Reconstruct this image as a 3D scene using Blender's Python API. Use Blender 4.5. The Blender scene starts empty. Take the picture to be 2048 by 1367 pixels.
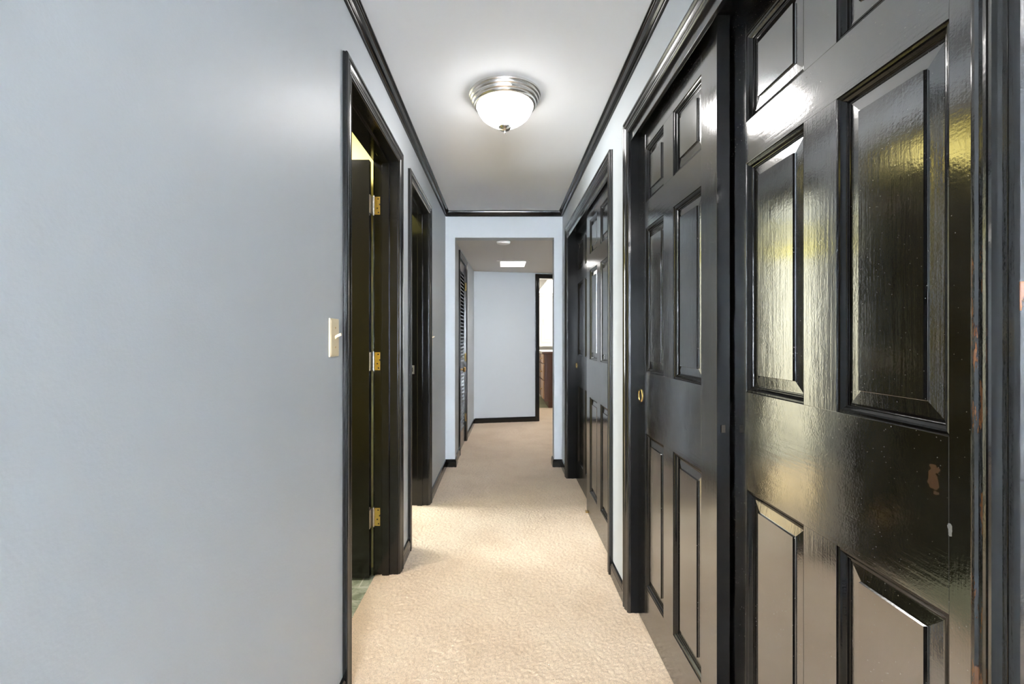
import bpy, bmesh, math, random
import numpy as np
from math import pi, sin, cos, radians
random.seed(4)
rng = np.random.default_rng(7)
S = bpy.context.scene
COL = S.collection

# ------------------------------------------------------------------ frame of the place
H = 1.18                      # eye height
XL, XR = -0.522, 0.548        # hall walls
YB, YE = -4.5, 4.16           # hall back, end wall face
ZC = 2.337                    # hall ceiling
ZC2 = 2.105                   # ceiling of the hall beyond
WT = 0.12

# ------------------------------------------------------------------ materials
def new_mat(name):
    m = bpy.data.materials.new(name); m.use_nodes = True
    nt = m.node_tree
    b = nt.nodes['Principled BSDF']
    return m, nt, b

def N(nt, t, **kw):
    n = nt.nodes.new(t)
    for k, v in kw.items():
        setattr(n, k, v)
    return n

def coords(nt, scale=(1, 1, 1), kind='Object'):
    tc = N(nt, 'ShaderNodeTexCoord')
    mp = N(nt, 'ShaderNodeMapping')
    mp.inputs['Scale'].default_value = scale
    nt.links.new(tc.outputs[kind], mp.inputs['Vector'])
    return mp.outputs['Vector']

def noise(nt, vec, scale, detail=3.0, rough=0.5, dist=0.0):
    n = N(nt, 'ShaderNodeTexNoise')
    n.inputs['Scale'].default_value = scale
    n.inputs['Detail'].default_value = detail
    n.inputs['Roughness'].default_value = rough
    n.inputs['Distortion'].default_value = dist
    nt.links.new(vec, n.inputs['Vector'])
    return n.outputs['Fac']

def ramp(nt, fac, stops):
    r = N(nt, 'ShaderNodeValToRGB')
    e = r.color_ramp.elements
    while len(e) < len(stops): e.new(0.5)
    for i, (p, c) in enumerate(stops):
        e[i].position = p
        e[i].color = (c[0], c[1], c[2], 1) if not isinstance(c, (int, float)) else (c, c, c, 1)
    nt.links.new(fac, r.inputs['Fac'])
    return r.outputs['Color']

def mixc(nt, fac, a, b):
    m = N(nt, 'ShaderNodeMix', data_type='RGBA')
    for s, v in ((6, a), (7, b)):
        if isinstance(v, tuple): m.inputs[s].default_value = (v[0], v[1], v[2], 1)
        else: nt.links.new(v, m.inputs[s])
    if isinstance(fac, (int, float)): m.inputs[0].default_value = fac
    else: nt.links.new(fac, m.inputs[0])
    return m.outputs[2]

def math_(nt, op, a, b=None):
    m = N(nt, 'ShaderNodeMath', operation=op)
    for i, v in enumerate((a, b)):
        if v is None: continue
        if isinstance(v, (int, float)): m.inputs[i].default_value = v
        else: nt.links.new(v, m.inputs[i])
    return m.outputs[0]

def bump(nt, b, height, strength, dist):
    bp = N(nt, 'ShaderNodeBump')
    bp.inputs['Strength'].default_value = strength
    bp.inputs['Distance'].default_value = dist
    nt.links.new(height, bp.inputs['Height'])
    nt.links.new(bp.outputs['Normal'], b.inputs['Normal'])

def paint(name, col, rough, bscale=220, bstr=0.12, var=0.03, spec=0.5):
    m, nt, b = new_mat(name)
    v = coords(nt)
    lo = noise(nt, v, 1.3, 2)
    c = ramp(nt, lo, [(0.3, tuple(x * (1 - var) for x in col)), (0.7, tuple(min(1, x * (1 + var)) for x in col))])
    nt.links.new(c, b.inputs['Base Color'])
    b.inputs['Roughness'].default_value = rough
    b.inputs['Specular IOR Level'].default_value = spec
    h = noise(nt, v, bscale, 2)
    bump(nt, b, h, bstr, 0.002)
    return m

BLACK = (0.0075, 0.0072, 0.0072)
def black_gloss(name, grain, chips=None, wear=False, rough=0.12, ior=1.46, nibs=0.0):
    """gloss black paint on grained wood; grain = axis the grain runs along"""
    m, nt, b = new_mat(name)
    sc = {'x': (5, 110, 110), 'y': (110, 5, 110), 'z': (110, 110, 5)}[grain]
    v = coords(nt, sc)
    g = noise(nt, v, 1.0, 4, 0.6, 0.4)
    v2 = coords(nt)
    drip = noise(nt, v2, 26, 3)
    fine = noise(nt, v2, 240, 2)
    h = math_(nt, 'ADD', math_(nt, 'MULTIPLY', g, 0.42), math_(nt, 'ADD', math_(nt, 'MULTIPLY', drip, 0.5), math_(nt, 'MULTIPLY', fine, 0.2)))
    bump(nt, b, h, 0.22, 0.0016)
    # specks of dust, and paint nibs whose glints are put into the colour
    vo = N(nt, 'ShaderNodeTexVoronoi'); vo.inputs['Scale'].default_value = 105
    nt.links.new(v2, vo.inputs['Vector'])
    patch = noise(nt, v2, 5, 2)
    lim = math_(nt, 'MULTIPLY', ramp(nt, patch, [(0.32, 0.25), (0.68, 1.0)]), nibs)
    sp = math_(nt, 'LESS_THAN', vo.outputs['Distance'], lim)
    col = mixc(nt, math_(nt, 'MULTIPLY', sp, 0.8), BLACK, (0.60, 0.58, 0.55))
    wood = (0.21, 0.08, 0.027)
    if wear:
        w = noise(nt, coords(nt, (60, 60, 9)), 1.6, 5, 0.7)
        sy = N(nt, 'ShaderNodeSeparateXYZ'); nt.links.new(v2, sy.inputs[0])
        near = math_(nt, 'MULTIPLY', math_(nt, 'LESS_THAN', sy.outputs[1], 0.53), math_(nt, 'LESS_THAN', sy.outputs[2], 1.30)); inner = math_(nt, 'MAXIMUM', math_(nt, 'GREATER_THAN', sy.outputs[1], 0.507), math_(nt, 'MULTIPLY', math_(nt, 'LESS_THAN', sy.outputs[1], 0.4655), math_(nt, 'MULTIPLY', math_(nt, 'GREATER_THAN', sy.outputs[2], 1.208), math_(nt, 'LESS_THAN', sy.outputs[2], 1.238))))
        col = mixc(nt, math_(nt, 'MULTIPLY', math_(nt, 'MULTIPLY', near, inner), ramp(nt, w, [(0.545, 0.0), (0.58, 1.0)])), col, wood)
    if chips:
        sx = N(nt, 'ShaderNodeSeparateXYZ'); nt.links.new(v2, sx.inputs[0])
        wob = noise(nt, v2, 90, 4)
        for (cx, cz, rx, rz, cc) in chips:
            dx = math_(nt, 'DIVIDE', math_(nt, 'SUBTRACT', sx.outputs[0], cx), rx)
            dz = math_(nt, 'DIVIDE', math_(nt, 'SUBTRACT', sx.outputs[2], cz), rz)
            d = math_(nt, 'ADD', math_(nt, 'ADD', math_(nt, 'MULTIPLY', dx, dx), math_(nt, 'MULTIPLY', dz, dz)), math_(nt, 'MULTIPLY', math_(nt, 'SUBTRACT', wob, 0.5), 5.0))
            col = mixc(nt, math_(nt, 'LESS_THAN', d, 0.8), col, cc)
    nt.links.new(col, b.inputs['Base Color'])
    r = ramp(nt, noise(nt, v2, 9, 3), [(0.3, rough * 0.8), (0.75, rough * 1.35)])
    nt.links.new(r, b.inputs['Roughness'])
    b.inputs['IOR'].default_value = ior
    return m

def metal(name, col, rough):
    m, nt, b = new_mat(name)
    b.inputs['Metallic'].default_value = 1
    v = coords(nt)
    c = ramp(nt, noise(nt, v, 60, 3), [(0.3, tuple(x * 0.88 for x in col)), (0.7, col)])
    nt.links.new(c, b.inputs['Base Color'])
    b.inputs['Roughness'].default_value = rough
    return m

def emit(name, col, strength, var=0.0):
    m, nt, b = new_mat(name)
    b.inputs['Base Color'].default_value = (0.9, 0.9, 0.88, 1)
    b.inputs['Roughness'].default_value = 0.25
    b.inputs['Emission Color'].default_value = (*col, 1)
    b.inputs['Emission Strength'].default_value = strength
    if var:
        f = noise(nt, coords(nt, (8, 8, 14)), 1.0, 3, 0.5, 1.6)
        nt.links.new(math_(nt, 'MULTIPLY', ramp(nt, f, [(0.35, 1 - var), (0.6, 1.0)]), strength), b.inputs['Emission Strength'])
    return m

M = {}
M['wall'] = paint('blue_grey_wall_paint', (0.505, 0.540, 0.570), 0.46, 190, 0.14, 0.012)
M['ceil'] = paint('ceiling_paint', (0.70, 0.72, 0.75), 0.8, 160, 0.1, 0.01, 0.3)
M['yellow'] = paint('yellow_wall_paint', (0.76, 0.68, 0.24), 0.5, 190, 0.1)
M['cream'] = paint('cream_wall_paint', (0.74, 0.715, 0.64), 0.5, 190, 0.1)
M['white'] = paint('white_wall_paint', (0.80, 0.78, 0.73), 0.45, 190, 0.06)
M['cabinet_white'] = paint('white_cabinet_paint', (0.85, 0.83, 0.79), 0.35, 190, 0.04)
M['dark'] = paint('closet_paint', (0.25, 0.25, 0.25), 0.7)
M['blk_z'] = black_gloss('black_gloss_upright', 'z')
M['blk_x'] = black_gloss('black_gloss_level', 'x')
M['blk_y'] = black_gloss('black_gloss_along', 'y')
M['worn'] = black_gloss('black_gloss_worn', 'z', wear=True, rough=0.12, ior=1.9)
M['worn_jamb'] = black_gloss('black_gloss_worn_jamb', 'z', wear=True, rough=0.16, ior=1.24)
M['old_z'] = black_gloss('black_old_paint_upright', 'z', rough=0.16, ior=1.22)
M['old_x'] = black_gloss('black_old_paint_level', 'x', rough=0.16, ior=1.22)
M['ceil_low'] = paint('lower_ceiling_paint', (0.68, 0.67, 0.65), 0.8, 160, 0.1, 0.01, 0.3)
WOODC = (0.22, 0.10, 0.045)
NEARCHIPS = [(0.619, 0.966, 0.010, 0.022, WOODC), (0.642, 0.905, 0.004, 0.010, (0.55, 0.55, 0.52)), (0.629, 1.33, 0.003, 0.006, WOODC)]
M['chip_z'] = black_gloss('black_gloss_chipped_upright', 'z', NEARCHIPS, ior=3.8, nibs=0.115)
M['chip_x'] = black_gloss('black_gloss_chipped_level', 'x', NEARCHIPS, ior=3.8, nibs=0.115)
M['lac_z'] = black_gloss('black_lacquer_upright', 'z', ior=3.8, nibs=0.115)
M['lac_x'] = black_gloss('black_lacquer_level', 'x', ior=3.8, nibs=0.115)
M['trim_z'] = black_gloss('black_trim_upright', 'z', rough=0.17, ior=1.75)
M['trim_y'] = black_gloss('black_trim_along', 'y', rough=0.17, ior=1.9)
M['lac_y'] = black_gloss('black_lacquer_along', 'y', rough=0.15, ior=2.8)
M['brass'] = metal('polished_brass', (0.83, 0.60, 0.22), 0.24)
M['brass_old'] = metal('dull_brass', (0.55, 0.36, 0.14), 0.35)
M['nickel'] = metal('brushed_nickel', (0.80, 0.785, 0.765), 0.24)
M['steel'] = metal('hinge_steel', (0.62, 0.58, 0.52), 0.3)
M['bowl'] = emit('alabaster_glass_lit', (1.0, 0.97, 0.94), 4.4, 0.12)
M['bowl_added'] = emit('alabaster_glass_lit_added', (1.0, 0.98, 0.96), 14.0, 0.12)  # glass of the lamp added behind the camera
M['lens'] = emit('frosted_lens_lit', (1.0, 0.97, 0.93), 0.65)
M['tube'] = emit('diffuser_lit', (1.0, 0.96, 0.88), 0.62)
M['almond'] = paint('almond_plastic', (0.72, 0.60, 0.39), 0.3, 300, 0.02)
M['plastic'] = paint('white_plastic', (0.93, 0.92, 0.91), 0.4, 300, 0.02)
M['hole'] = paint('dark_hole', (0.03, 0.02, 0.01), 0.6)

def carpet_mat():
    m, nt, b = new_mat('beige_cut_pile_carpet')
    v = coords(nt)
    a = noise(nt, v, 3.2, 4, 0.6)
    f = noise(nt, v, 260, 3, 0.7)
    base = ramp(nt, a, [(0.3, (0.76, 0.575, 0.40)), (0.5, (0.84, 0.655, 0.475)), (0.72, (0.88, 0.71, 0.525))])
    c = mixc(nt, ramp(nt, f, [(0.30, 0.75), (0.52, 0.0)]), base, (0.42, 0.30, 0.20))
    nt.links.new(c, b.inputs['Base Color'])
    b.inputs['Roughness'].default_value = 0.95
    b.inputs['Specular IOR Level'].default_value = 0.1
    b.inputs['Sheen Weight'].default_value = 0.25
    bump(nt, b, math_(nt, 'ADD', f, noise(nt, v, 700, 2)), 0.7, 0.004)
    return m
M['carpet'] = carpet_mat()

def slate_mat():
    m, nt, b = new_mat('green_slate_floor')
    v = coords(nt)
    a = noise(nt, v, 9, 6, 0.65, 1.2)
    c = ramp(nt, a, [(0.32, (0.10, 0.12, 0.075)), (0.47, (0.30, 0.33, 0.23)), (0.62, (0.55, 0.57, 0.46))])
    br = N(nt, 'ShaderNodeTexBrick'); br.inputs['Scale'].default_value = 4.4
    br.inputs['Mortar Size'].default_value = 0.012; br.inputs['Brick Width'].default_value = 1.0; br.inputs['Row Height'].default_value = 0.5
    br.offset = 0.5
    mp = coords(nt, (1, 1, 1)); nt.links.new(mp, br.inputs['Vector'])
    col = mixc(nt, br.outputs['Fac'], c, (0.66, 0.66, 0.58))
    nt.links.new(col, b.inputs['Base Color'])
    b.inputs['Roughness'].default_value = 0.32
    bump(nt, b, math_(nt, 'SUBTRACT', a, br.outputs['Fac']), 0.5, 0.004)
    return m
M['slate'] = slate_mat()

def wood_mat(name, c1, c2, rough):
    m, nt, b = new_mat(name)
    g = noise(nt, coords(nt, (40, 40, 2.0)), 1.0, 5, 0.6, 0.6)
    nt.links.new(ramp(nt, g, [(0.3, c1), (0.7, c2)]), b.inputs['Base Color'])
    b.inputs['Roughness'].default_value = rough
    bump(nt, b, g, 0.1, 0.001)
    return m
M['walnut'] = wood_mat('dark_brown_vanity_wood', (0.060, 0.024, 0.014), (0.105, 0.045, 0.026), 0.4)
M['walnut_lit'] = wood_mat('vanity_wood_lit', (0.36, 0.20, 0.11), (0.50, 0.30, 0.17), 0.3)  # vanity wood with the light on the near drawers put into its colour
M['stone'] = paint('tan_countertop', (0.42, 0.36, 0.26), 0.25, 120, 0.03, 0.2)
M['vinyl'] = paint('olive_vinyl_floor', (0.34, 0.33, 0.20), 0.45, 60, 0.1, 0.25)

# ------------------------------------------------------------------ mesh builder
class MB:
    def __init__(s):
        s.v = []; s.f = []; s.m = []
    def quad(s, pts, m=0):
        i = len(s.v); s.v += [tuple(p) for p in pts]; s.f.append(tuple(range(i, i + len(pts)))); s.m.append(m)
    def box(s, x0, x1, y0, y1, z0, z1, m=0, **fm):
        i = len(s.v)
        s.v += [(x, y, z) for z in (z0, z1) for y in (y0, y1) for x in (x0, x1)]
        for key, q in (('zn', (0, 2, 3, 1)), ('zp', (4, 5, 7, 6)), ('yn', (0, 1, 5, 4)), ('yp', (2, 6, 7, 3)), ('xn', (0, 4, 6, 2)), ('xp', (1, 3, 7, 5))):
            s.f.append(tuple(i + k for k in q)); s.m.append(fm.get(key, m))
    def strip(s, rows, m=0, closed=False):
        """rows: list of equal-length point lists, joined by quads"""
        n = len(rows[0]); i = len(s.v)
        for r in rows: s.v += [tuple(p) for p in r]
        for a in range(len(rows) - 1):
            for k in range(n if closed else n - 1):
                k2 = (k + 1) % n
                s.f.append((i + a * n + k, i + a * n + k2, i + (a + 1) * n + k2, i + (a + 1) * n + k)); s.m.append(m)
    def rings(s, x0, x1, z0, z1, prof, m=0, cap=False, flip=None):
        """rectangular rings in the local xz plane: prof = (inset, depth y)"""
        rows = []
        for d, y in prof:
            if flip is not None: y = flip - y
            rows.append([(x0 + d, y, z0 + d), (x1 - d, y, z0 + d), (x1 - d, y, z1 - d), (x0 + d, y, z1 - d)])
        s.strip(rows, m, closed=True)
        if cap: s.quad(rows[-1], m)
    def lathe(s, prof, n=48, c=(0, 0, 0), m=0, axis='z'):
        rows = []
        for r, h in prof:
            row = []
            for k in range(n):
                a = 2 * pi * k / n
                if axis == 'z': row.append((c[0] + r * cos(a), c[1] + r * sin(a), c[2] + h))
                elif axis == 'x': row.append((c[0] + h, c[1] + r * cos(a), c[2] + r * sin(a)))
                else: row.append((c[0] + r * cos(a), c[1] + h, c[2] + r * sin(a)))
            rows.append(row)
        s.strip(rows, m, closed=True)
    def build(s, name, mats, parent=None, loc=(0, 0, 0), rz=0.0, smooth=False, bevel=0.0):
        me = bpy.data.meshes.new(name)
        me.from_pydata(s.v, [], s.f)
        for mt in (mats if isinstance(mats, (list, tuple)) else [mats]): me.materials.append(mt)
        me.polygons.foreach_set('material_index', s.m)
        bm = bmesh.new(); bm.from_mesh(me)
        bmesh.ops.remove_doubles(bm, verts=bm.verts, dist=1e-6) if smooth else None
        bmesh.ops.recalc_face_normals(bm, faces=bm.faces)
        bm.to_mesh(me); bm.free()
        if smooth:
            for p in me.polygons: p.use_smooth = True
            me.set_sharp_from_angle(angle=radians(40))
        me.update()
        o = bpy.data.objects.new(name, me); COL.objects.link(o)
        o.location = loc; o.rotation_euler = (0, 0, rz)
        if parent: o.parent = parent
        if bevel:
            b = o.modifiers.new('edge', 'BEVEL'); b.width = bevel; b.segments = 2; b.limit_method = 'ANGLE'; b.angle_limit = radians(50)
        return o

def tag(o, label, cat, group=None, kind=None):
    o['label'] = label; o['category'] = cat
    if group: o['group'] = group
    if kind: o['kind'] = kind
    return o

def struct(o, label, cat):
    return tag(o, label, cat, None, 'structure')

def empty(name, loc=(0, 0, 0), rz=0.0):
    o = bpy.data.objects.new(name, None); COL.objects.link(o)
    o.location = loc; o.rotation_euler = (0, 0, rz); o.empty_display_size = 0.1
    return o

# ------------------------------------------------------------------ floors
def add_grid(mb_v, mb_f, x0, x1, y0, y1, nx, ny, amp, base=0.006):
    xs = np.linspace(x0, x1, nx + 1); ys = np.linspace(y0, y1, ny + 1)
    X, Y = np.meshgrid(xs, ys)
    h = rng.random((ny + 1, nx + 1))
    if amp:
        k = h.copy()
        for ax in (0, 1): k = (np.roll(k, 1, ax) + 2 * k + np.roll(k, -1, ax)) / 4
        big = rng.random((ny // 6 + 2, nx // 6 + 2))
        bigr = np.kron(big, np.ones((6, 6)))[:ny + 1, :nx + 1]
        for _ in range(3):
            for ax in (0, 1): bigr = (np.roll(bigr, 2, ax) + bigr + np.roll(bigr, -2, ax)) / 3
        Z = base + amp * ((k - 0.5) * 2.2 + (bigr - 0.5) * 0.3)
    else:
        Z = np.full_like(X, base)
    off = sum(len(v) for v in mb_v)
    mb_v.append(np.stack([X, Y, Z], -1).reshape(-1, 3))
    i = np.arange(ny)[:, None] * (nx + 1) + np.arange(nx)[None, :]
    q = np.stack([i, i + 1, i + nx + 2, i + nx + 1], -1).reshape(-1, 4) + off
    mb_f.append(q)

vv, ff = [], []
add_grid(vv, ff, -0.632, 0.70, 1.28, 4.30, 333, 755, 0.0027)
add_grid(vv, ff, -0.632, 0.70, YB, 1.28, 60, 200, 0.0)
add_grid(vv, ff, -0.70, 1.75, 4.265, 7.68, 306, 420, 0.0027)
add_grid(vv, ff, -3.0, -0.632, 2.48, 4.30, 40, 40, 0.0)
V = np.concatenate(vv); F = np.concatenate(ff)
me = bpy.data.meshes.new('floor')
me.vertices.add(len(V)); me.vertices.foreach_set('co', V.astype(np.float32).ravel())
me.loops.add(F.size); me.loops.foreach_set('vertex_index', F.astype(np.int32).ravel())
me.polygons.add(len(F)); me.polygons.foreach_set('loop_start', (np.arange(len(F)) * 4).astype(np.int32))
me.update(calc_edges=True); me.validate()
me.polygons.foreach_set('use_smooth', np.ones(len(F), dtype=bool))
me.materials.append(M['carpet'])
fl = bpy.data.objects.new('floor', me); COL.objects.link(fl)
struct(fl, 'beige cut pile carpet running down the hallway', 'carpet')

b = MB(); b.box(-2.6, -0.632, 0.1, 2.42, -0.04, 0.0)
struct(b.build('floor', M['slate']), 'green slate tile floor of the room behind the first open door', 'tiled floor')
b = MB(); b.box(-1.2, 2.2, 7.68, 9.6, -0.04, 0.004)
struct(b.build('floor', M['vinyl']), 'olive vinyl floor in front of the brown vanity', 'vinyl floor')
b = MB(); b.box(-3.2, 2.4, YB - 0.2, 9.6, -0.14, -0.06)
struct(b.build('floor', M['dark']), 'subfloor under the carpet', 'subfloor')

# ------------------------------------------------------------------ walls
def wall_y(name, x0, x1, y0, y1, z1, ops, mats, label, **fm):
    """wall running along y with openings (ya, yb, ztop)"""
    b = MB(); y = y0
    for a, c, zt in sorted(ops):
        b.box(x0, x1, y, a, -0.02, z1, 0, **fm)
        b.box(x0, x1, a, c, zt, z1, 0, **fm)
        y = c
    b.box(x0, x1, y, y1, -0.02, z1, 0, **fm)
    return struct(b.build(name, mats), label, 'wall')

ZD = 2.06                                     # clear head of the doorways
D1 = (1.550, 2.263); D2 = (2.575, 3.200)      # left doorways, clear
K1 = (0.523, 1.945); K2 = (2.320, 3.810)      # closet openings, clear
JT = 0.018
wall_y('wall_left', XL - WT, XL, YB, YE + 0.12, ZC, [(D1[0] - JT, D1[1] + JT, ZD + JT), (D2[0] - JT, D2[1] + JT, ZD + JT)],
       [M['wall'], M['yellow']], 'blue grey hallway wall with two black doorways', xn=1)
wall_y('wall_right', XR, XR + WT, YB, YE + 0.12, ZC, [(K1[0] - JT, K1[1] + JT, ZD + JT), (K2[0] - JT, K2[1] + JT, ZD + JT)],
       [M['wall'], M['dark']], 'pale blue hallway wall between the two black closets', xp=1)
OL, OR, OT = -0.434, 0.471, 2.099             # opening in the end wall
b = MB()
b.box(XL, OL, YE, YE + 0.12, -0.02, ZC); b.box(OR, XR, YE, YE + 0.12, -0.02, ZC); b.box(OL, OR, YE, YE + 0.12, OT, ZC)
struct(b.build('wall_end', M['wall']), 'blue grey end wall with the square cased opening', 'wall')
b = MB(); b.box(XL - WT, XR + WT, YB - 0.12, YB, -0.02, ZC)
struct(b.build('wall_back', M['wall']), 'blue grey wall closing the hallway at its near end', 'wall')
b = MB(); b.box(XL - WT, XR + WT, YB - 0.12, YE + 0.12, ZC, ZC + 0.1)
struct(b.build('ceiling', M['ceil']), 'smooth off white hallway ceiling with the flush mount lamp', 'ceiling')
b = MB(); b.box(-1.6, 2.2, YE + 0.12, 9.35, ZC2, ZC2 + 0.1)
struct(b.build('ceiling', M['ceil_low']), 'lower grey white ceiling beyond the square opening', 'ceiling')

# rooms on the left
b = MB()
b.box(-2.6, XL - WT, 2.345, 2.495, -0.05, ZC)
struct(b.build('wall_partition', M['yellow']), 'yellow wall behind the open black door', 'wall')
b = MB(); b.box(-2.7, -2.6, 0.0, 2.495, -0.05, ZC); b.box(-2.7, XL - WT, 0.0, 0.1, -0.05, ZC)
struct(b.build('wall_outer', M['yellow']), 'yellow outer wall of the room with the slate floor', 'wall')
ZB = 2.02
for z0, z1, mt, lab in ((-.05, ZB, 'cream', 'cream outer wall of the second side room'), (ZB, ZC, 'yellow', 'yellow frieze along the top of the second side room')):
    b = MB(); b.box(-3.1, -3.0, 2.345, 4.8, z0, z1); b.box(-3.1, XL - WT, 4.70, 4.8, z0, z1); b.box(-3.1, -2.6, 2.345, 2.495, z0, z1)
    struct(b.build('wall_outer', M[mt]), lab, 'wall')
b = MB(); b.box(-3.1, XL - WT, 0.0, 4.8, ZC, ZC + 0.1)
struct(b.build('ceiling', M['ceil']), 'ceiling over the two side rooms', 'ceiling')

# closets on the right
for a, c, lab in ((K1, 0, 'dark closet interior behind the nearer sliding doors'), (K2, 1, 'dark closet interior behind the farther sliding doors')):
    b = MB()
    b.box(1.20, 1.25, a[0] - 0.1, a[1] + 0.1, -0.02, ZC); b.box(XR + WT, 1.25, a[0] - 0.15, a[0] - 0.1, -0.02, ZC)
    b.box(XR + WT, 1.25, a[1] + 0.1, a[1] + 0.15, -0.02, ZC); b.box(XR + WT, 1.25, a[0] - 0.1, a[1] + 0.1, ZC - 0.1, ZC); b.box(0.70, 1.25, a[0] - 0.1, a[1] + 0.1, -0.02, 0.0)
    struct(b.build('wall_closet', M['dark']), lab, 'wall')

# ------------------------------------------------------------------ mouldings
CAS = [(0, 0), (0, .0075), (.0014, .0088), (.0014, .0098), (0, .0112), (0, .0165), (.002, .019), (.006, .0205), (.011, .0205), (.014, .0185), (.0165, .0165), (.021, .0165), (.024, .0185), (.029, .0195),
       (.034, .0175), (.039, .0150), (.043, .0142), (.0445, .0125), (.049, .0125), (.0515, .0145), (.055, .0140), (.0585, .0115), (.060, .009), (.060, 0)]
CW = 0.060
def casing(name, xw, sgn, y0, y1, ztop, mats, label, depth=1.0):
    """three-sided mitred casing; y0,y1 = inner edges, ztop = inner head; sgn = direction out of the wall"""
    b = MB(); rows_n = []
    for d, p in CAS:
        x = xw + sgn * p * depth
        e = CW - d
        rows_n.append([(x, y0 - e, -0.004), (x, y0 - e, ztop + e), (x, y1 + e, ztop + e), (x, y1 + e, -0.004)])
    n = len(rows_n)
    for k in range(n - 1):
        a, c = rows_n[k], rows_n[k + 1]
        for j, mi in ((0, 0), (1, 1), (2, 0)):
            b.quad([a[j], a[j + 1], c[j + 1], c[j]], mi)
    o = b.build(name, mats)
    return struct(o, label, 'door casing')
BZY = [M['blk_z'], M['blk_y'], M['lac_y']]
TZY = [M['trim_z'], M['trim_y']]
RV = 0.005
ZCAS = ZD + RV - 0.007
casing('trim_1', XL, 1, D1[0] - RV, D1[1] + RV, ZCAS, TZY, 'black moulded casing around the nearer left doorway', .88)
casing('trim_2', XL, 1, D2[0] - RV, D2[1] + RV, ZCAS, TZY, 'black moulded casing around the farther left doorway', .88)
casing('trim_3', XR, -1, K1[0], K1[1], ZCAS, [M['worn'], M['trim_y']], 'chipped black casing around the nearer closet', 1.0)
casing('trim_4', XR, -1, K2[0], K2[1], ZCAS, TZY, 'black moulded casing around the farther closet', 1.0)

def jamb(name, xa, xb, y0, y1, z, label, stop=None, mats=None, valance=None):
    lo, hi = min(xa, xb), max(xa, xb)
    b = MB()
    b.box(lo, hi, y0 - JT + .0005, y0, -0.004, z, 0); b.box(lo, hi, y1, y1 + JT - .0005, -0.004, z, 0)
    b.box(lo, hi, y0 - JT + .0005, y1 + JT - .0005, z, z + JT - .0005, 1)
    if stop:
        s0, s1 = stop
        b.box(s0, s1, y0, y0 + .011, -0.004, z - .011, 0); b.box(s0, s1, y1 - .011, y1, -0.004, z - .011, 0)
        b.box(s0, s1, y0, y1, z - .011, z, 1)
    if valance:
        v0, v1, vz = valance
        b.box(v0, v1, y0, y1, vz, z, 2)
    o = b.build(name, mats or BZY, bevel=.0012)
    return struct(o, label, 'door jamb')
j1 = jamb('trim_5', XL + .001, XL - WT - .001, D1[0], D1[1], ZD, 'black jamb lining of the nearer left doorway', stop=(XL - .075, XL - .040))
j2 = jamb('trim_6', XL + .001, XL - WT - .001, D2[0], D2[1], ZD, 'black jamb lining of the farther left doorway', stop=(XL - .075, XL - .040))
jamb('trim_7', XR - .001, XR + WT, K1[0], K1[1], ZD, 'black jamb and track board of the nearer closet', mats=[M['worn_jamb'], M['blk_y'], M['lac_y']], valance=(XR - .001, XR + .012, 2.022))
jamb('trim_8', XR - .001, XR + WT, K2[0], K2[1], ZD, 'black jamb and track board of the farther closet', mats=[M['old_z'], M['blk_y'], M['lac_y']], valance=(XR - .001, XR + .012, 2.022))
# latch strike on the far jamb of the second doorway
b = MB(); b.box(-0.648, -0.618, D2[1] - .0135, D2[1] - .0112, 0.93, 0.99); b.box(-0.640, -0.628, D2[1] - .0140, D2[1] - .0130, 0.945, 0.975, 1)
sp = b.build('strike_plate', [M['steel'], M['hole']], j2); sp['label'] = 'steel strike plate'

CRW = [(0, -.047), (.007, -.047), (.009, -.043), (.009, -.038), (.013, -.036), (.019, -.029), (.024, -.019), (.026, -.013), (.030, -.012), (.031, -.007), (.036, -.006), (.036, 0)]
def crown(name, p0, p1, nrm, m0, m1, mat, label):
    """p0->p1 along the wall, nrm = inward; m0/m1 = mitre direction signs along the run"""
    dx, dy = p1[0] - p0[0], p1[1] - p0[1]; L = math.hypot(dx, dy); ux, uy = dx / L, dy / L
    r0, r1 = [], []
    for p, z in CRW:
        r0.append((p0[0] + nrm[0] * p + ux * p * m0, p0[1] + nrm[1] * p + uy * p * m0, ZC + z))
        r1.append((p1[0] + nrm[0] * p - ux * p * m1, p1[1] + nrm[1] * p - uy * p * m1, ZC + z))
    b = MB(); b.strip([r0, r1])
    struct(b.build(name, mat), label, 'crown moulding')
crown('trim_9', (XL, YB), (XL, YE), (1, 0), 1, 1, M['blk_y'], 'black crown moulding along the left wall')
crown('trim_10', (XR, YB), (XR, YE), (-1, 0), 1, 1, M['blk_y'], 'black crown moulding along the right wall')
crown('trim_11', (XL, YE), (XR, YE), (0, -1), 1, 1, M['blk_x'], 'black crown moulding across the end wall')
crown('trim_12', (XL, YB), (XR, YB), (0, 1), 1, 1, M['blk_x'], 'black crown moulding across the back wall')

BB = [(0.0145, -.004), (.0145, .052), (.012, .058), (.012, .062), (.008, .071), (.0, .075)]
def baseboard(name, p0, p1, nrm, m0, m1, label, mat):
    dx, dy = p1[0] - p0[0], p1[1] - p0[1]; L = math.hypot(dx, dy); ux, uy = dx / L, dy / L
    r0, r1 = [], []
    for p, z in [(0, -.004)] + BB:
        r0.append((p0[0] + nrm[0] * p + ux * p * m0, p0[1] + nrm[1] * p + uy * p * m0, z))
        r1.append((p1[0] + nrm[0] * p - ux * p * m1, p1[1] + nrm[1] * p - uy * p * m1, z))
    b = MB(); b.strip([r0, r1]); b.quad(r0); b.quad(r1)
    return struct(b.build(name, mat), label, 'baseboard')
E = 0.0
d1a, d1b = D1[0] - RV - CW, D1[1] + RV + CW
d2a, d2b = D2[0] - RV - CW, D2[1] + RV + CW
k1a, k1b, k2a, k2b = K1[0] - CW, K1[1] + CW, K2[0] - CW, K2[1] + CW
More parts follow.
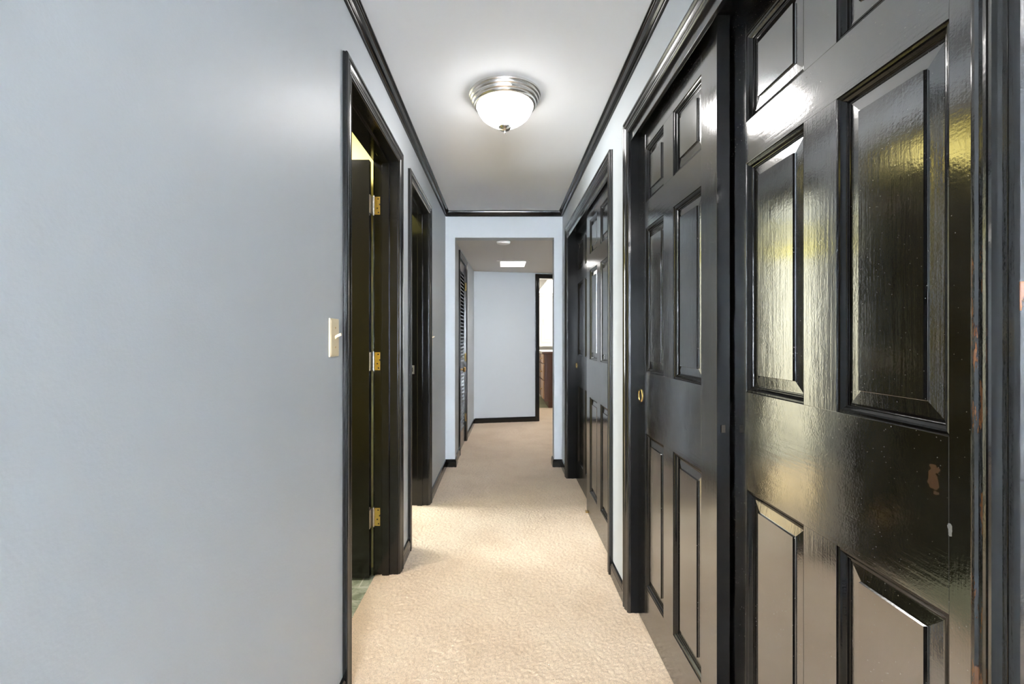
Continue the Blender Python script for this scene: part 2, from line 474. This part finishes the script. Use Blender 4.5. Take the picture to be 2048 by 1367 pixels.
baseboard('baseboard_left', (XL, YB), (XL, d1a), (1, 0), 1, 0, 'black baseboard below the light switch', M['blk_y'])
baseboard('baseboard_left', (XL, d1b), (XL, d2a), (1, 0), 0, 0, 'short black baseboard between the two left doorways', M['blk_y'])
baseboard('baseboard_left', (XL, d2b), (XL, YE), (1, 0), 0, 1, 'black baseboard from the farther left doorway to the end wall', M['blk_y'])
baseboard('baseboard_end', (XL, YE), (OL, YE), (0, -1), 1, -1, 'tiny black baseboard left of the square opening', M['blk_x'])
baseboard('baseboard_end', (OR, YE), (XR, YE), (0, -1), -1, 1, 'tiny black baseboard right of the square opening', M['blk_x'])
baseboard('baseboard_end', (OL, YE), (OL, YE + .125), (1, 0), -1, 0, 'black baseboard on the left reveal of the square opening', M['blk_y'])
baseboard('baseboard_end', (OR, YE), (OR, YE + .12), (-1, 0), -1, 0, 'black baseboard on the right reveal of the square opening', M['blk_y'])
baseboard('baseboard_right', (XR, k1b), (XR, k2a), (-1, 0), 0, 0, 'black baseboard between the two closets', M['blk_y'])
baseboard('baseboard_right', (XR, k2b), (XR, YE), (-1, 0), 0, 1, 'short black baseboard past the farther closet', M['blk_y'])
baseboard('baseboard_right', (XR, YB), (XR, k1a), (-1, 0), 1, 0, 'black baseboard before the nearer closet', M['blk_y'])

# ------------------------------------------------------------------ doors
STK = [(0, 0), (.0012, .0026), (.0055, .0032), (.0085, .0048), (.0125, .0088), (.0145, .0092), (.0155, .0122), (.019, .0125)]
PAN = [(.0165, .0135), (.0215, .0132), (.0440, .0112), (.0450, .0058)]
ROWS = [(0.172, 0.795), (1.043, 1.625), (1.730, 1.950)]
def panel_door(name, w, h, t, cols, loc, rz, label, mz, mx, z0=0.010, rows=ROWS, cat='door'):
    root = empty(name, loc, rz); struct(root, label, cat)
    f = MB()
    rows = [(a - z0, c - z0) for a, c in rows]; h = h - z0
    f.box(0, cols[0][0], 0, t, 0, h, 0, xn=2, xp=2); f.box(cols[-1][1], w, 0, t, 0, h, 0, xn=2, xp=2)
    xa, xb = cols[0][0], cols[-1][1]
    zr = [0] + [v for r in rows for v in r] + [h]
    for k in range(0, len(zr), 2): f.box(xa, xb, 0, t, zr[k], zr[k + 1], 1)
    for r in rows:
        for k in range(len(cols) - 1): f.box(cols[k][1], cols[k + 1][0], 0, t, r[0], r[1], 0)
        for c in cols:
            f.rings(c[0], c[1], r[0], r[1], STK, 2); f.rings(c[0], c[1], r[0], r[1], STK, 2, flip=t)
    f.build('frame', [mz, mx, M['blk_z']], root, (0, 0, z0), bevel=.0004)
    for r in rows:
        for c in cols:
            p = MB()
            p.rings(c[0], c[1], r[0], r[1], PAN, 0, cap=True); p.rings(c[0], c[1], r[0], r[1], PAN, 0, cap=True, flip=t)
            d = PAN[0][0]
            p.strip([[(c[0] + d, y, r[0] + d), (c[1] - d, y, r[0] + d), (c[1] - d, y, r[1] - d), (c[0] + d, y, r[1] - d)] for y in (PAN[0][1], t - PAN[0][1])], 0, closed=True)
            p.build('panel', mz, root, (0, 0, z0), bevel=.0006)
    return root

def finger_pull(root, x, z):
    b = MB()
    b.lathe([(.0285, 0), (.0285, -.0012), (.027, -.0024), (.024, -.0024), (.0225, -.0008), (.021, .004), (.012, .0065), (.0001, .0070)], 36, (x, -.0006, z), axis='y')
    for k in range(3):
        a = k * 2 * pi / 3
        b.lathe([(.0012, .0), (.0001, -.001)], 8, (x + .0255 * cos(a), -.003, z + .0255 * sin(a)), 1, axis='y')
    o = b.build('finger_pull', [M['brass'], M['hole']], root, smooth=True); o['label'] = 'round brass flush pull'

BT = 0.035
# nearer closet: far leaf runs in the front track, near leaf behind it. local x runs from the far end towards the camera
W1 = 0.712
xf = [(0.096, 0.304), (0.396, 0.615)]
d = panel_door('door_1', W1, 2.055, BT, xf, (0.580, K1[1] + .001 - .002, 0), -pi / 2, 'black six panel sliding closet door standing in front of its neighbour', M['lac_z'], M['lac_x'])
finger_pull(d, 0.034, 0.940)
b = MB(); b.box(W1, W1 + .0025, .012, .022, 0.925, 0.945); b.build('edge_latch', M['hole'], d)
W2 = 0.750
near_far = 1.275
xn = [(near_far - 1.163, near_far - 0.940), (near_far - 0.848, near_far - 0.634)]
d = panel_door('door_2', W2, 2.055, BT, xn, (0.622, near_far, 0), -pi / 2, 'large scuffed black sliding closet door with a bare wood chip', M['chip_z'], M['chip_x'])
finger_pull(d, W2 - 0.034, 0.940)
# farther closet: near leaf in front
W3 = 0.770
d = panel_door('door_3', W3, 2.055, BT, [(0.105, 0.335), (0.430, 0.670)], (0.572, 3.090, 0), -pi / 2, 'black sliding door in front at the farther closet', M['lac_z'], M['lac_x'])
finger_pull(d, W3 - 0.034, 0.950)
b = MB(); b.box(0.004, 0.030, -.012, .004, 0.002, 0.016); b.build('floor_guide', M['brass_old'], d)
d = panel_door('door_4', W3, 2.055, BT, [(0.100, 0.335), (0.430, 0.665)], (0.614, K2[1] - .001, 0), -pi / 2, 'recessed black sliding door at the far end of the farther closet', M['old_z'], M['old_x'])
finger_pull(d, 0.045, 0.955)

def hinge(root, x, y, z, hh=.089):
    """x,y = barrel centre, door edge leaf along +y side, jamb leaf along +x side (root space)"""
    b = MB()
    for k in range(5):
        za = z - hh / 2 + k * hh / 5
        b.lathe([(.0001, 0), (.0052, 0), (.0056, .001), (.0056, hh / 5 - .0015), (.0052, hh / 5 - .0005), (.0001, hh / 5 - .0005)], 12, (x, y, za), 1)
    b.lathe([(.0001, -.004), (.004, -.004), (.0045, 0)], 12, (x, y, z - hh / 2), 1)
    b.lathe([(.0045, 0), (.004, .004), (.0001, .004)], 12, (x, y, z + hh / 2), 1)
    return b

# first left doorway: hinged on its far jamb, open square into the room
XH = -0.650
lw = 0.700
cw = [(0.105, 0.310), (0.400, 0.595)]
d1 = panel_door('door_5', lw, 2.050, BT, cw, (XH - lw, 2.218, 0), 0.0, 'black hinged door standing open into the yellow room', M['blk_z'], M['blk_x'], z0=.012)
for z in (1.838, 1.066, 0.293):
    b = hinge(d1, lw + .0095, .041, z)
    b.box(lw - .0005, lw + .002, .004, .046, z - .0445, z + .0445, 1)
    yj = D1[1] - 2.218
    b.box(lw + .008, lw + .042, yj - .0022, yj - .0002, z - .0445, z + .0445, 0)
    for k, (dx, dz) in enumerate(((.024, .034), (.032, .006), (.020, -.012), (.026, -.034))):
        b.lathe([(.0038, 0), (.0001, -.0004)], 10, (lw + .008 + dx, yj - .0024, z + dz), 2, axis='y')
    o = b.build('hinge', [M['brass'], M['steel'], M['hole']], d1); o['label'] = 'brass butt hinge'
# second left doorway: hinged on its near jamb, open into its room
lw2 = 0.615
d2 = panel_door('door_6', lw2, 2.050, BT, [(0.100, 0.265), (0.350, 0.515)], (XH - lw2, D2[0] + .006, 0), 0.0, 'black hinged door open behind the near jamb of the second left doorway', M['blk_z'], M['blk_x'], z0=.012)
b = MB()
for s in (1, -1):
    yy = 0 if s < 0 else BT
    b.lathe([(.026, yy), (.026, yy + s * .006), (.010, yy + s * .010), (.010, yy + s * .035), (.024, yy + s * .042), (.027, yy + s * .055), (.018, yy + s * .066), (.0001, yy + s * .068)], 24, (0.06, 0, 0.95), axis='y')
b.build('door_knob', M['brass'], d2, smooth=True)

# ------------------------------------------------------------------ hall beyond
A0 = (-0.446, YE + .12); A1 = (-0.395, 6.28)
AL = math.hypot(A1[0] - A0[0], A1[1] - A0[1]); AR = math.atan2(A1[1] - A0[1], A1[0] - A0[0])
# local frame: x along the wall (away), y to the left (behind the wall)
LD = (0.335, 0.915); LZ = 2.005
root = empty('wall_side', (A0[0], A0[1], 0), AR)
struct(root, 'blue grey wall of the farther hall holding the louvered door', 'wall')
b = MB()
for (a, c, z0, z1) in ((0, LD[0] - JT, -.02, ZC2), (LD[1] + JT, AL, -.02, ZC2), (LD[0] - JT, LD[1] + JT, LZ + JT, ZC2)):
    b.box(a, c, 0, .11, z0, z1)
b.build('plaster', M['wall'], root)
b = MB(); b.box(LD[0] - .2, LD[1] + .2, .6, .65, -.02, ZC2); b.box(LD[0] - .25, LD[0] - .2, .11, .65, -.02, ZC2); b.box(LD[1] + .2, LD[1] + .25, .11, .65, -.02, ZC2)
b.build('closet_lining', M['dark'], root)
def casing_local(name, x0, x1, zt, mats, loc, rz, label, cw=CW, sgn=-1, y=0.0):
    b = MB(); rows = []; s = cw / CW
    for d, p in CAS:
        e = cw - d * s
        rows.append([(x0 - e, y + sgn * p * .85, -.004), (x0 - e, y + sgn * p * .85, zt + e), (x1 + e, y + sgn * p * .85, zt + e), (x1 + e, y + sgn * p * .85, -.004)])
    for k in range(len(rows) - 1):
        for j, mi in ((0, 0), (1, 1), (2, 0)):
            b.quad([rows[k][j], rows[k][j + 1], rows[k + 1][j + 1], rows[k + 1][j]], mi)
    return struct(b.build(name, mats, None, loc, rz), label, 'door casing')
BZX = [M['blk_z'], M['blk_x']]
casing_local('trim_13', LD[0], LD[1], LZ, BZX, (A0[0], A0[1], 0), AR, 'black casing around the louvered door')
b = MB()
b.box(LD[0] - JT, LD[0], -.001, .11, -.004, LZ); b.box(LD[1], LD[1] + JT, -.001, .11, -.004, LZ); b.box(LD[0] - JT, LD[1] + JT, -.001, .11, LZ, LZ + JT, 1)
struct(b.build('trim_14', BZX, None, (A0[0], A0[1], 0), AR), 'black jamb lining of the louvered door', 'door jamb')
# louvered door
def to_w(x, y, z=0): return (A0[0] + cos(AR) * x - sin(AR) * y, A0[1] + sin(AR) * x + cos(AR) * y, z)
ld = empty('door_7', to_w(LD[0] + .003, .004), AR); struct(ld, 'narrow black louvered door with a brass knob', 'door')
lw7 = LD[1] - LD[0] - .006
lz = [(0.20, 0.80), (0.915, 1.885)]
b = MB(); st = .075
b.box(0, st, 0, .033, .012, LZ - .003); b.box(lw7 - st, lw7, 0, .033, .012, LZ - .003)
for a, c in ((.012, lz[0][0]), (lz[0][1], lz[1][0]), (lz[1][1], LZ - .003)): b.box(st, lw7 - st, 0, .033, a, c, 1)
b.build('frame', BZX, ld, bevel=.001)
for a, c in lz:
    b = MB(); n = int((c - a) / .0385); pit = (c - a) / n
    for k in range(n):
        zc = a + (k + .5) * pit
        # tilted blade: room-side edge low
        y0, y1 = .002, .031; za, zb = zc - .017, zc + .017; th = .0045
        pr = [(y0, za - th), (y0, za + th), (y1, zb + th), (y1, zb - th)]
        b.strip([[(x, p[0], p[1]) for p in pr] for x in (st, lw7 - st)], closed=True)
    b.build('louver_panel', M['blk_x'], ld)
b = MB()
b.lathe([(.026, 0), (.026, -.005), (.010, -.009), (.009, -.032), (.022, -.038), (.0275, -.050), (.022, -.062), (.0001, -.066)], 24, (.045, 0, .86), axis='y')
o = b.build('door_knob', M['brass_old'], ld, smooth=True); o['label'] = 'round brass knob'
for z in (1.765, .965, .28):
    b = hinge(ld, lw7 + .002, -.006, z, .085); b.box(lw7 + .002, lw7 + .03, -.0035, -.0015, z - .0425, z + .0425, 0)
    for k in range(3): b.lathe([(.003, 0), (.0001, -.0004)], 8, (lw7 + .016, -.0038, z + (k - 1) * .028), 2, axis='y')
    o = b.build('hinge', [M['brass'], M['brass'], M['hole']], ld); o['label'] = 'brass butt hinge'
def bb_local(name, x0, x1, loc, rz, label, sgn=-1, end=None):
    b = MB(); r0 = [(x0, 0, -.004)] + [(x0, sgn * p, z) for p, z in BB]; r1 = [(x1, 0, -.004)] + [(x1, sgn * p, z) for p, z in BB]
    b.strip([r0, r1]); b.quad(r0); b.quad(r1)
    struct(b.build(name, M['blk_x'], None, loc, rz), label, 'baseboard')
bb_local('baseboard_side', LD[1] + CW, AL - .002, (A0[0], A0[1], 0), AR, 'black baseboard past the louvered door')
bb_local('baseboard_side', 0, LD[0] - CW, (A0[0], A0[1], 0), AR, 'black baseboard before the louvered door')

# angled far wall with doorway
B0 = A1; BR = math.atan2(.165, .855)
FD = (0.871 + .062, 0.871 + .062 + .76); FZ = 2.028
def to_b(x, y, z=0): return (B0[0] + cos(BR) * x - sin(BR) * y, B0[1] + sin(BR) * x + cos(BR) * y, z)
b = MB()
for (a, c, z0, z1) in ((-.3, FD[0] - JT, -.02, ZC2), (FD[1] + JT, 2.2, -.02, ZC2), (FD[0] - JT, FD[1] + JT, FZ + JT, ZC2)):
    b.box(a, c, 0, .12, z0, z1, 0, yp=1)
struct(b.build('wall_far', [M['wall'], M['white']], None, (B0[0], B0[1], 0), BR), 'blue grey wall at the end beside the white dressing room', 'wall')
casing_local('trim_15', FD[0], FD[1], FZ, BZX, (B0[0], B0[1], 0), BR, 'black casing of the doorway into the white dressing room')
b = MB()
b.box(FD[0] - JT, FD[0], -.001, .12, -.004, FZ); b.box(FD[1], FD[1] + JT, -.001, .12, -.004, FZ); b.box(FD[0] - JT, FD[1] + JT, -.001, .12, FZ, FZ + JT, 1)
struct(b.build('trim_16', BZX, None, (B0[0], B0[1], 0), BR), 'black jamb lining of the dressing room doorway', 'door jamb')
bb_local('baseboard_far', 0.012, FD[0] - CW, (B0[0], B0[1], 0), BR, 'black baseboard under the blank far wall')
b = MB(); b.box(1.70, 1.78, YE + .12, 7.0, -.02, ZC2)
struct(b.build('wall_right_far', M['wall']), 'blue grey right wall of the farther hall', 'wall')
b = MB(); b.box(XR, 1.78, YE + .12, YE + .2, -.02, ZC2)
struct(b.build('wall_return', M['wall']), 'blue grey return wall behind the farther closet', 'wall')

# dressing room
BX0, BX1, BY = -0.6, 1.75, 9.20
b = MB(); b.box(BX0, BX1, BY, BY + .1, -.02, 2.4); b.box(BX0 - .1, BX0, 6.3, BY, -.02, 2.4); b.box(BX1, BX1 + .1, 6.9, BY, -.02, 2.4)
struct(b.build('wall_dressing_room', M['white']), 'white walls of the room past the far doorway', 'wall')
t = empty('ceiling_light_box', (1.15, 8.1, ZC2)); tag(t, 'long white light box over the brown vanity', 'ceiling light')
b = MB(); b.box(-.45, .50, -1.0, 1.0, -.012, 0); b.build('housing', M['plastic'], t)
b = MB(); b.box(-.43, .48, -.98, .98, -.022, -.0122); b.build('diffuser', M['tube'], t)

VX = 0.690; VY = 7.68
t = empty('vanity_cabinet', (VX, VY, 0)); tag(t, 'dark brown vanity cabinet with a stack of drawers', 'vanity')
b = MB(); b.box(.02, 1.0, 0, 1.5, .115, .915); b.box(.085, 1.0, .0, 1.5, .004, .115)
b.build('body', M['walnut'], t, bevel=.002)
for c0 in (0.0, .50, 1.0):
    for (a, c) in ((.755, .905), (.475, .735), (.150, .455)):
        f = MB(); f.box(-.002, .0195, c0 + .035, c0 + .475, a, c)
        o = f.build('drawer', M['walnut_lit'] if c0 == 0 else M['walnut'], t, bevel=.004)  # nearest stack takes the wood with light in its colour
        k = MB(); k.lathe([(.006, 0), (.006, -.012), (.016, -.018), (.017, -.026), (.010, -.032), (.0001, -.033)], 16, (-.002, c0 + .255, (a + c) / 2), axis='x')
        k.build('knob', M['brass_old'], o, smooth=True)
b = MB(); b.box(-.025, 1.02, -.02, 1.505, 0, .038, 0, yn=1, zp=2)
tag(b.build('countertop', [M['stone'], M['walnut'], M['white']], None, (VX, VY, .9165), bevel=.004), 'thin white countertop with a tan front edge on the brown vanity', 'countertop')
t = empty('wall_cabinet', (0.62, 9.17, 1.02)); tag(t, 'white wall cabinet with a framed door above the vanity counter', 'cabinet')
b = MB(); b.box(0, 1.1, -.22, .029, 0, .98); b.box(-.02, 1.12, -.24, .029, .98, 1.01)
b.build('body', M['cabinet_white'], t, bevel=.003)
f = MB(); f.rings(.145, .62, .085, .895, [(.0, -.2205), (.0, -.238), (.02, -.238), (.024, -.232), (.05, -.232), (.056, -.238)], 0, cap=True)
o = f.build('door', M['cabinet_white'], t, bevel=.002)
k = MB(); k.box(.172, .182, -.262, -.252, .42, .53); k.box(.172, .182, -.255, -.238, .42, .43); k.box(.172, .182, -.255, -.238, .52, .53)
k.build('handle', M['steel'], o)
f = MB(); f.box(.64, 1.08, -.238, -.2205, .085, .895); o = f.build('door', M['cabinet_white'], t, bevel=.002)
k = MB(); k.box(1.02, 1.03, -.262, -.252, .42, .53); k.box(1.02, 1.03, -.255, -.238, .42, .43); k.box(1.02, 1.03, -.255, -.238, .52, .53)
k.build('handle', M['steel'], o)

# ------------------------------------------------------------------ fittings
def flush_lamp(x, y, label, glass):
    t = empty('ceiling_light', (x, y, ZC)); tag(t, label, 'ceiling light')
    b = MB()
    b.lathe([(.158, 0), (.170, 0), (.1715, -.004), (.1700, -.009), (.1640, -.012), (.1640, -.015), (.1660, -.018), (.1645, -.023), (.1570, -.027), (.1565, -.030),
             (.1585, -.033), (.1565, -.038), (.1490, -.042), (.1485, -.045), (.1500, -.048), (.1470, -.053), (.1390, -.056), (.1360, -.056), (.1360, -.040)], 96)
    b.build('canopy_ring', M['nickel'], t, smooth=True)
    b = MB()
    b.lathe([(.1335, -.046), (.1345, -.052), (.1335, -.060), (.1295, -.072), (.1225, -.086), (.1130, -.100), (.0990, -.113), (.0820, -.125), (.0630, -.136), (.0460, -.144), (.0320, -.151), (.0150, -.157), (.0001, -.158)], 96)
    b.build('glass_bowl', glass, t, smooth=True)
    b = MB()
    b.lathe([(.0001, -.144), (.0290, -.1455), (.0315, -.149), (.0300, -.155), (.0220, -.165), (.0095, -.171), (.0045, -.172), (.0035, -.175), (.0050, -.178), (.0040, -.184), (.0001, -.186)], 40)
    b.build('finial', M['nickel'], t, smooth=True)
    return t
flush_lamp(0.011, 2.17, 'round frosted glass ceiling lamp with a stepped nickel rim, lit', M['bowl'])
flush_lamp(0.011, -0.95, 'added ceiling lamp behind the viewpoint, unseen, brightening the hallway', M['bowl_added'])  # extra lamp out of view, added to brighten the near hall

t = empty('smoke_detector', (.009, 4.35, ZC2)); tag(t, 'small round white smoke detector on the lower ceiling', 'smoke detector')
b = MB(); b.lathe([(.0001, 0), (.064, 0), (.066, -.004), (.066, -.010), (.063, -.013)], 48); b.build('base', M['plastic'], t, smooth=True)
b = MB(); b.lathe([(.063, -.0125), (.062, -.018), (.058, -.023), (.050, -.026), (.0001, -.027)], 48); b.build('cover', M['plastic'], t, smooth=True)

t = empty('recessed_light', (.127, 5.65, ZC2)); tag(t, 'square recessed ceiling light, lit, beyond the opening', 'ceiling light')
b = MB()
for (x0, x1, y0, y1) in ((-.198, -.152, -.245, .245), (.152, .198, -.245, .245), (-.152, .152, -.245, -.202), (-.152, .152, .202, .245)): b.box(x0, x1, y0, y1, -.008, -.0003)
b.build('trim_frame', M['ceil_low'], t, bevel=.001)
b = MB(); b.box(-.1515, .1515, -.2015, .2015, -.0065, -.0005); b.build('lens', M['lens'], t)

def switch(y, label):
    t = empty('light_switch', (XL, y, H + .002)); tag(t, label, 'light switch')
    b = MB(); w, h = .0365, .0585
    rows = [[(x, -w + i, -h + i), (x, w - i, -h + i), (x, w - i, h - i), (x, -w + i, h - i)] for i, x in ((0, 0), (0, .0035), (.006, .0062), (.009, .0066))]
    b.strip(rows, closed=True); b.quad(rows[-1]); b.build('plate', M['almond'], t, bevel=.0008)
    b = MB()
    r0 = [(.006, -.0042, -.006), (.006, .0042, -.006), (.006, .0042, .005), (.006, -.0042, .005)]
    r1 = [(.014, -.0038, .001), (.014, .0038, .001), (.0125, .0038, .0095), (.0125, -.0038, .0095)]
    r2 = [(.0255, -.0032, .0065), (.0255, .0032, .0065), (.0245, .0032, .0145), (.0245, -.0032, .0145)]
    b.strip([r0, r1, r2], closed=True); b.quad(r2); b.build('toggle', M['almond'], t, bevel=.0008)
    for z in (.030, -.030):
        b = MB(); b.lathe([(.0032, .0064), (.0030, .0075), (.0001, .0078)], 14, (0, 0, z), axis='x'); b.build('screw', M['brass_old'], t)
switch(1.404, 'almond toggle light switch beside the nearer left doorway')
switch(3.325, 'almond light switch hidden just past the farther left doorway')

# ------------------------------------------------------------------ light
def area(name, loc, rot, sx, sy, e, col):
    l = bpy.data.lights.new(name, 'AREA'); l.shape = 'RECTANGLE'; l.size = sx; l.size_y = sy; l.energy = e; l.color = col
    o = bpy.data.objects.new(name, l); COL.objects.link(o); o.location = loc; o.rotation_euler = rot
    return o
area('hall_end_fill', (0.0, YB + .02, 1.35), (radians(90), 0, pi), .9, 1.7, 112, (.94, .97, 1.0))  # fill light added at the unseen hall end, no window there
area('yellow_room_fill', (-1.05, 1.85, ZC - .03), (0, 0, 0), .3, .3, 4.2, (1.0, .95, .85))  # unseen light added to brighten the yellow room
area('side_room_fill', (-2.97, 3.6, 1.4), (radians(90), 0, -pi / 2), 1.1, 1.3, 22, (.90, .97, 1.0))  # unseen fill added in the side room, no window built
area('far_hall_fill', (1.15, 5.4, ZC2 - .02), (0, 0, 0), .4, .4, 0.9, (1.0, .98, .95))  # added fill, hidden behind the end wall
area('dressing_room_fill', (BX0 + .02, 8.2, 1.35), (radians(90), 0, -pi / 2), 1.2, 1.1, 1.3, (1.0, .98, .95))  # added fill for the drawer fronts and wall, no window built
dl = area('recessed_downlight', (.127, 5.65, ZC2 - .009), (0, 0, 0), .29, .39, .5, (1.0, .97, .93)); dl.data.spread = radians(105)
w = bpy.data.worlds.new('world'); S.world = w; w.use_nodes = True
w.node_tree.nodes['Background'].inputs[0].default_value = (.6, .7, .85, 1); w.node_tree.nodes['Background'].inputs[1].default_value = 0.05

# ------------------------------------------------------------------ camera
c = bpy.data.cameras.new('camera'); co = bpy.data.objects.new('camera', c); COL.objects.link(co)
co.location = (0, 0, H); co.rotation_euler = (pi / 2, 0, 0)
c.sensor_width = 36; c.lens = 16.0; c.clip_start = .02
c.shift_x = (1024 - 1005) / 2048; c.shift_y = -(683.5 - 676) / 2048
S.camera = co
vs = S.view_settings
vs.view_transform = 'Standard'; vs.look = 'None'; vs.exposure = 2.9; vs.gamma = 1.0
try: vs.use_curve_mapping = False
except Exception: pass
